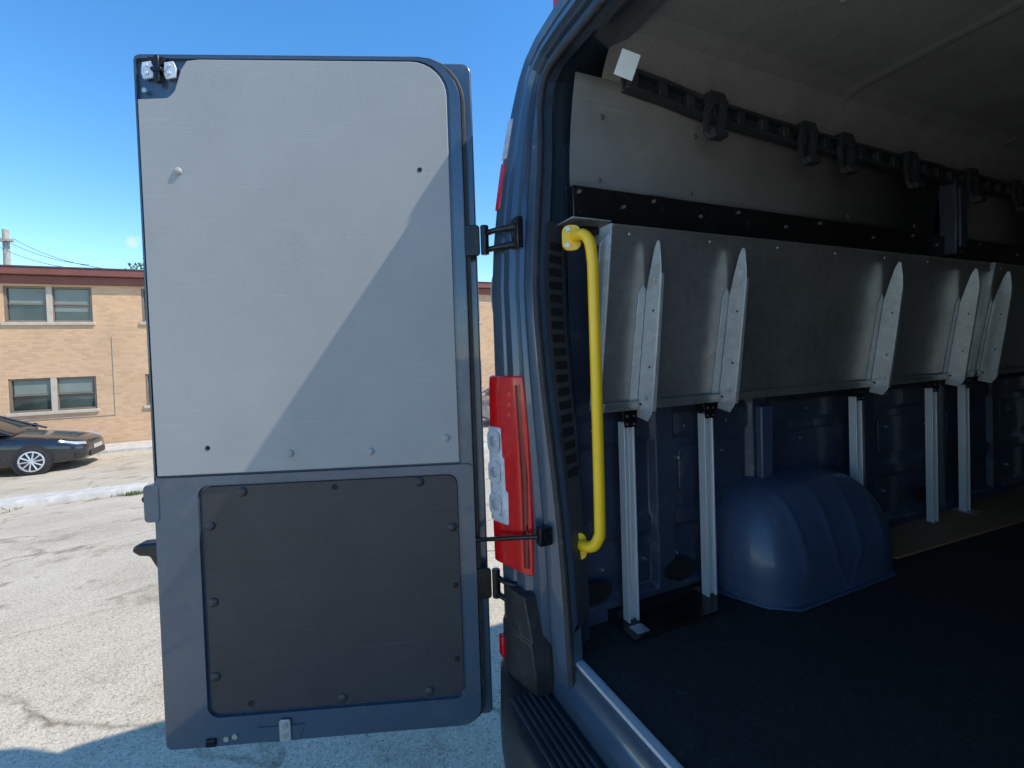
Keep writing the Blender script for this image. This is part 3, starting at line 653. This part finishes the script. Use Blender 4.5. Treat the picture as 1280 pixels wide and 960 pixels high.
# ----------------------------------------------------------- grab handle
sm=smoothpath([(.03,.080,1.872),(.065,.080,1.872),(.092,.083,1.868),(.110,.089,1.845),(.116,.092,1.80),(.117,.093,1.75),(.117,.093,1.4),(.116,.092,1.09),(.113,.089,1.045),(.098,.080,1.018),(.070,.070,1.01),(.03,.066,1.008)])
b=B(); b.tube(sm,.0155,16)
def ff(y0): return lambda a,c,d: V((.045,y0,0))+V((.45,.89,0))*a+V((.89,-.45,0))*d+V((0,0,c))
f=ff(.073); f1=ff(.062)
b.prism(rrect(-.026,.026,1.835,1.905,.02),-.008,.004,f); b.prism(rrect(-.026,.026,.965,1.04,.02),-.008,.004,f1)
gh=b.done('grab_handle',YEL,van,bevel=.002)
cyls('handle_bolt',CHROME,gh,[(f(-.010,1.893,.006),V((.89,-.45,0)),.007,.006),(f(-.012,1.848,.006),V((.89,-.45,0)),.007,.006),(f1(-.012,.985,.006),V((.89,-.45,0)),.007,.006)])
b=B(); b.box(-.03,.06,.07,.20,1.922,1.926); b.box(-.03,.05,.198,.202,1.87,1.922); b.done('handle_plate',GALV2,van,bevel=.001)

# ================================================================= SHELVES
def shelf(name,label,y0,y1,brs,sup):
    s=empty(name,(.05,(y0+y1)/2,.70),label,'shelf','folding metal shelves along the van wall')
    zb_,zt=1.378,1.89
    xf=lambda z: .05+.08*(z-zb_)/(zt-zb_)
    fr=lambda a,c,d: V((xf(c)+d,a,c))
    b=B()
    b.prism([(y0,zb_),(y1,zb_),(y1,zt),(y0,zt)],-.004,0,fr)
    b.prism([(y0,zt-.003),(y1,zt-.003),(y1,zt+.003),(y0,zt+.003)],-.035,.004,fr)
    b.prism([(y0,zb_-.004),(y1,zb_-.004),(y1,zb_+.002),(y0,zb_+.002)],-.03,.016,fr)
    b.prism([(y0,zb_+.002),(y1,zb_+.002),(y1,zb_+.022),(y0,zb_+.022)],.0125,.016,fr)
    b.done('shelf_board',GALV,s,bevel=.0015)
    b=B(); b.prism([(y0-.03,zb_+.02),(y0-.004,zb_-.0),(y0-.004,zt-.02),(y0-.03,zt-.05)],-.012,-.008,fr); b.prism([(y0-.005,zb_-.004),(y0-.001,zb_-.004),(y0-.001,zt+.004),(y0-.005,zt+.004)],-.05,.003,fr); b.done('end_flange',GALV2,s,bevel=.001)
    it=[]; k=y0+.06
    while k<y1: it.append((fr(k,zt-.02,.0),(1,0,0),.005,.003)); k+=.30
    domes('rivet',CHROME,s,it)
    for by in brs:
        b=B()
        o=lambda z: xf(z)+.068-(z-1.36)*.020
        outer=[(xf(1.355)+.003,1.352),(o(1.36)-.018,1.342),(o(1.36),1.366),(o(1.76),1.765),(o(1.79)-.004,1.795),(o(1.84)-.014,1.846),(o(1.85)-.024,1.852),(o(1.83)-.034,1.832),(o(1.77)-.044,1.780),(xf(1.71)+.003,1.710)]
        b.prism(outer,by-.001,by+.001,lambda a,c,d: V((a,d,c)))
        b.loft([[V((o(z)+q,by+.001,z)),V((o(z)+q,by+.001+w_,z)),V((o(z)+q-.002,by+.001+w_,z)),V((o(z)+q-.002,by+.001,z))] for z,q,w_ in((1.372,.0,.014),(1.50,.0,.014),(1.76,.0,.010))])
        b.prism([(by-.032,1.382),(by-.0012,1.382),(by-.0012,1.725),(by-.016,1.735),(by-.026,1.71)],.0005,.0028,fr)
        b.done('bracket',GALV2,s,bevel=.0012)
        cyls('bolt',CHROME,s,[((o(1.41)-.022,by-.003,1.41),(0,1,0),.006,.006),((o(1.76)-.022,by-.003,1.745),(0,1,0),.007,.006)],8)
        cyls('bracket_hole',BLKD,s,[((o(z)-.022,by-.0012,z),(0,1,0),.0035,.0016) for z in(1.50,1.66)]+[((o(1.40)-.05,by-.0012,1.39),(0,1,0),.004,.0016)],8)
        b=B(); b.prism([(-.020,-.018),(.020,-.018),(.020,.012),(.014,.012),(.014,-.010),(-.014,-.010),(-.014,.012),(-.020,.012)],.704,1.33,lambda a,c,d: V((c,by+a,d)))
        b.prism([(-.006,-.009),(.006,-.009),(.006,-.001),(-.006,-.001)],.71,1.325,lambda a,c,d: V((c,by+a,d)))
        b.done('upright',ALU,s,bevel=.001)
        b=B(); b.box(-.022,.014,by-.024,by+.024,1.345,1.373); b.prism([(-.022,1.315),(.022,1.315),(.03,1.37),(-.03,1.37)],.0165,.0185,lambda a,c,d: V((d,by+a,c)))
        b.done('upright_cap',BLKM,s,bevel=.002)
        cyls('cap_rivet',CHROME,s,[((.019,by+a,z),(1,0,0),.0035,.003) for a in(-.013,.013) for z in(1.325,1.35)],8)
        if not sup: 
            b=B(); b.box(-.04,.05,by-.04,by+.04,.7145,.7165); b.done('foot_plate',GALV2,s)
    if sup:
        b=B(); b.box(-.05,.085,.22,.64,.7035,.710); b.box(-.05,-.02,.22,.64,.710,.735); b.done('base_plate',BLKM,s,bevel=.002)
        b=B(); b.box(.03,.070,.245,.290,.7105,.714); b.done('foot_tab',GALV2,s,bevel=.001)
    return s
shelf('folding_shelf','long grey galvanised folding shelf folded down on four uprights',.15,2.22,[.28,.61,1.44,2.01],True)
shelf('folding_shelf','second galvanised folding shelf further along the van wall',2.26,4.3,[2.30,3.3,4.1],False)
b=B(); c=V((.21,.15,2.27))
f=lambda a,cc,d: c+V((.4067,.9135,0))*(a*.87+cc*.4)*1.0+V((-.2,.05,1)).normalized()*(-a*.45+cc*.9)+V((.9,-.4,.1))*d
b.prism([(-.024,-.04),(.026,-.04),(.024,.04),(-.026,.04)],0,.0015,f); tg=b.done('paper_tag',PAPER)
tag(tg,'cream paper tag stuck to the header of the door opening','tag')

# ================================================================= LIGHT
s=V((.46,.66,1.0)).normalized()
sun=bpy.data.lights.new('sun','SUN'); sun.energy=5.0; sun.angle=math.radians(.5); sun.color=(1,.93,.82)
so=bpy.data.objects.new('sun',sun); so.rotation_euler=s.to_track_quat('Z','Y').to_euler(); scene.collection.objects.link(so)
w=bpy.data.worlds.new('World'); scene.world=w; w.use_nodes=True; nt=w.node_tree; bg=nt.nodes['Background']
sky=nt.nodes.new('ShaderNodeTexSky'); sky.sky_type='NISHITA'; sky.sun_disc=False
sky.sun_elevation=math.asin(s.z); sky.sun_rotation=math.atan2(s.x,s.y); sky.altitude=150; sky.air_density=1.0; sky.dust_density=.2; sky.ozone_density=1.2
hs=nt.nodes.new('ShaderNodeHueSaturation'); hs.inputs['Saturation'].default_value=1.34; hs.inputs['Value'].default_value=1.85
L(nt,sky.outputs[0],hs.inputs['Color'])
tc=nt.nodes.new('ShaderNodeTexCoord')
def addcloud(dirv,size):
    dp=N(nt,'ShaderNodeVectorMath',operation='DISTANCE'); L(nt,tc.outputs['Generated'],dp.inputs[0]); dp.inputs[1].default_value=dirv
    nn=N(nt,'ShaderNodeTexNoise',Scale=90.0,Detail=6.0); L(nt,tc.outputs['Generated'],nn.inputs['Vector'])
    a=N(nt,'ShaderNodeMath',operation='MULTIPLY_ADD'); L(nt,nn.outputs['Fac'],a.inputs[0]); a.inputs[1].default_value=-size*1.2; L(nt,dp.outputs['Value'],a.inputs[2])
    mr=N(nt,'ShaderNodeMapRange'); mr.inputs['From Min'].default_value=size*.25; mr.inputs['From Max'].default_value=-size*.25; mr.inputs['To Min'].default_value=0; mr.inputs['To Max'].default_value=.45
    L(nt,a.outputs[0],mr.inputs['Value']); return mr
Mx=Matrix.Rotation(math.radians(66),4,'Z')@Matrix.Rotation(math.radians(90-1.2),4,'X')@Matrix.Rotation(-.033,4,'Z')
cd=V((-.938,-.248,.202)).normalized()
mr=addcloud(cd,.014)
mxc=N(nt,'ShaderNodeMix',data_type='RGBA'); L(nt,mr.outputs['Result'],mxc.inputs[0]); L(nt,hs.outputs['Color'],mxc.inputs[6]); mxc.inputs[7].default_value=(6.5,6.6,6.8,1)
L(nt,mxc.outputs[2],bg.inputs['Color']); bg.inputs['Strength'].default_value=.15
# ================================================================= CAMERA
cam=bpy.data.cameras.new('camera'); co=bpy.data.objects.new('camera',cam); scene.collection.objects.link(co)
cam.sensor_width=36; cam.lens=580/1280*36; cam.shift_y=-.0195; cam.clip_end=1000; cam.clip_start=.02
co.matrix_world=Matrix.Translation((1.165,-.62,1.55))@Mx
scene.camera=co
scene.view_settings.view_transform='Standard'; scene.view_settings.look='None'; scene.view_settings.exposure=0
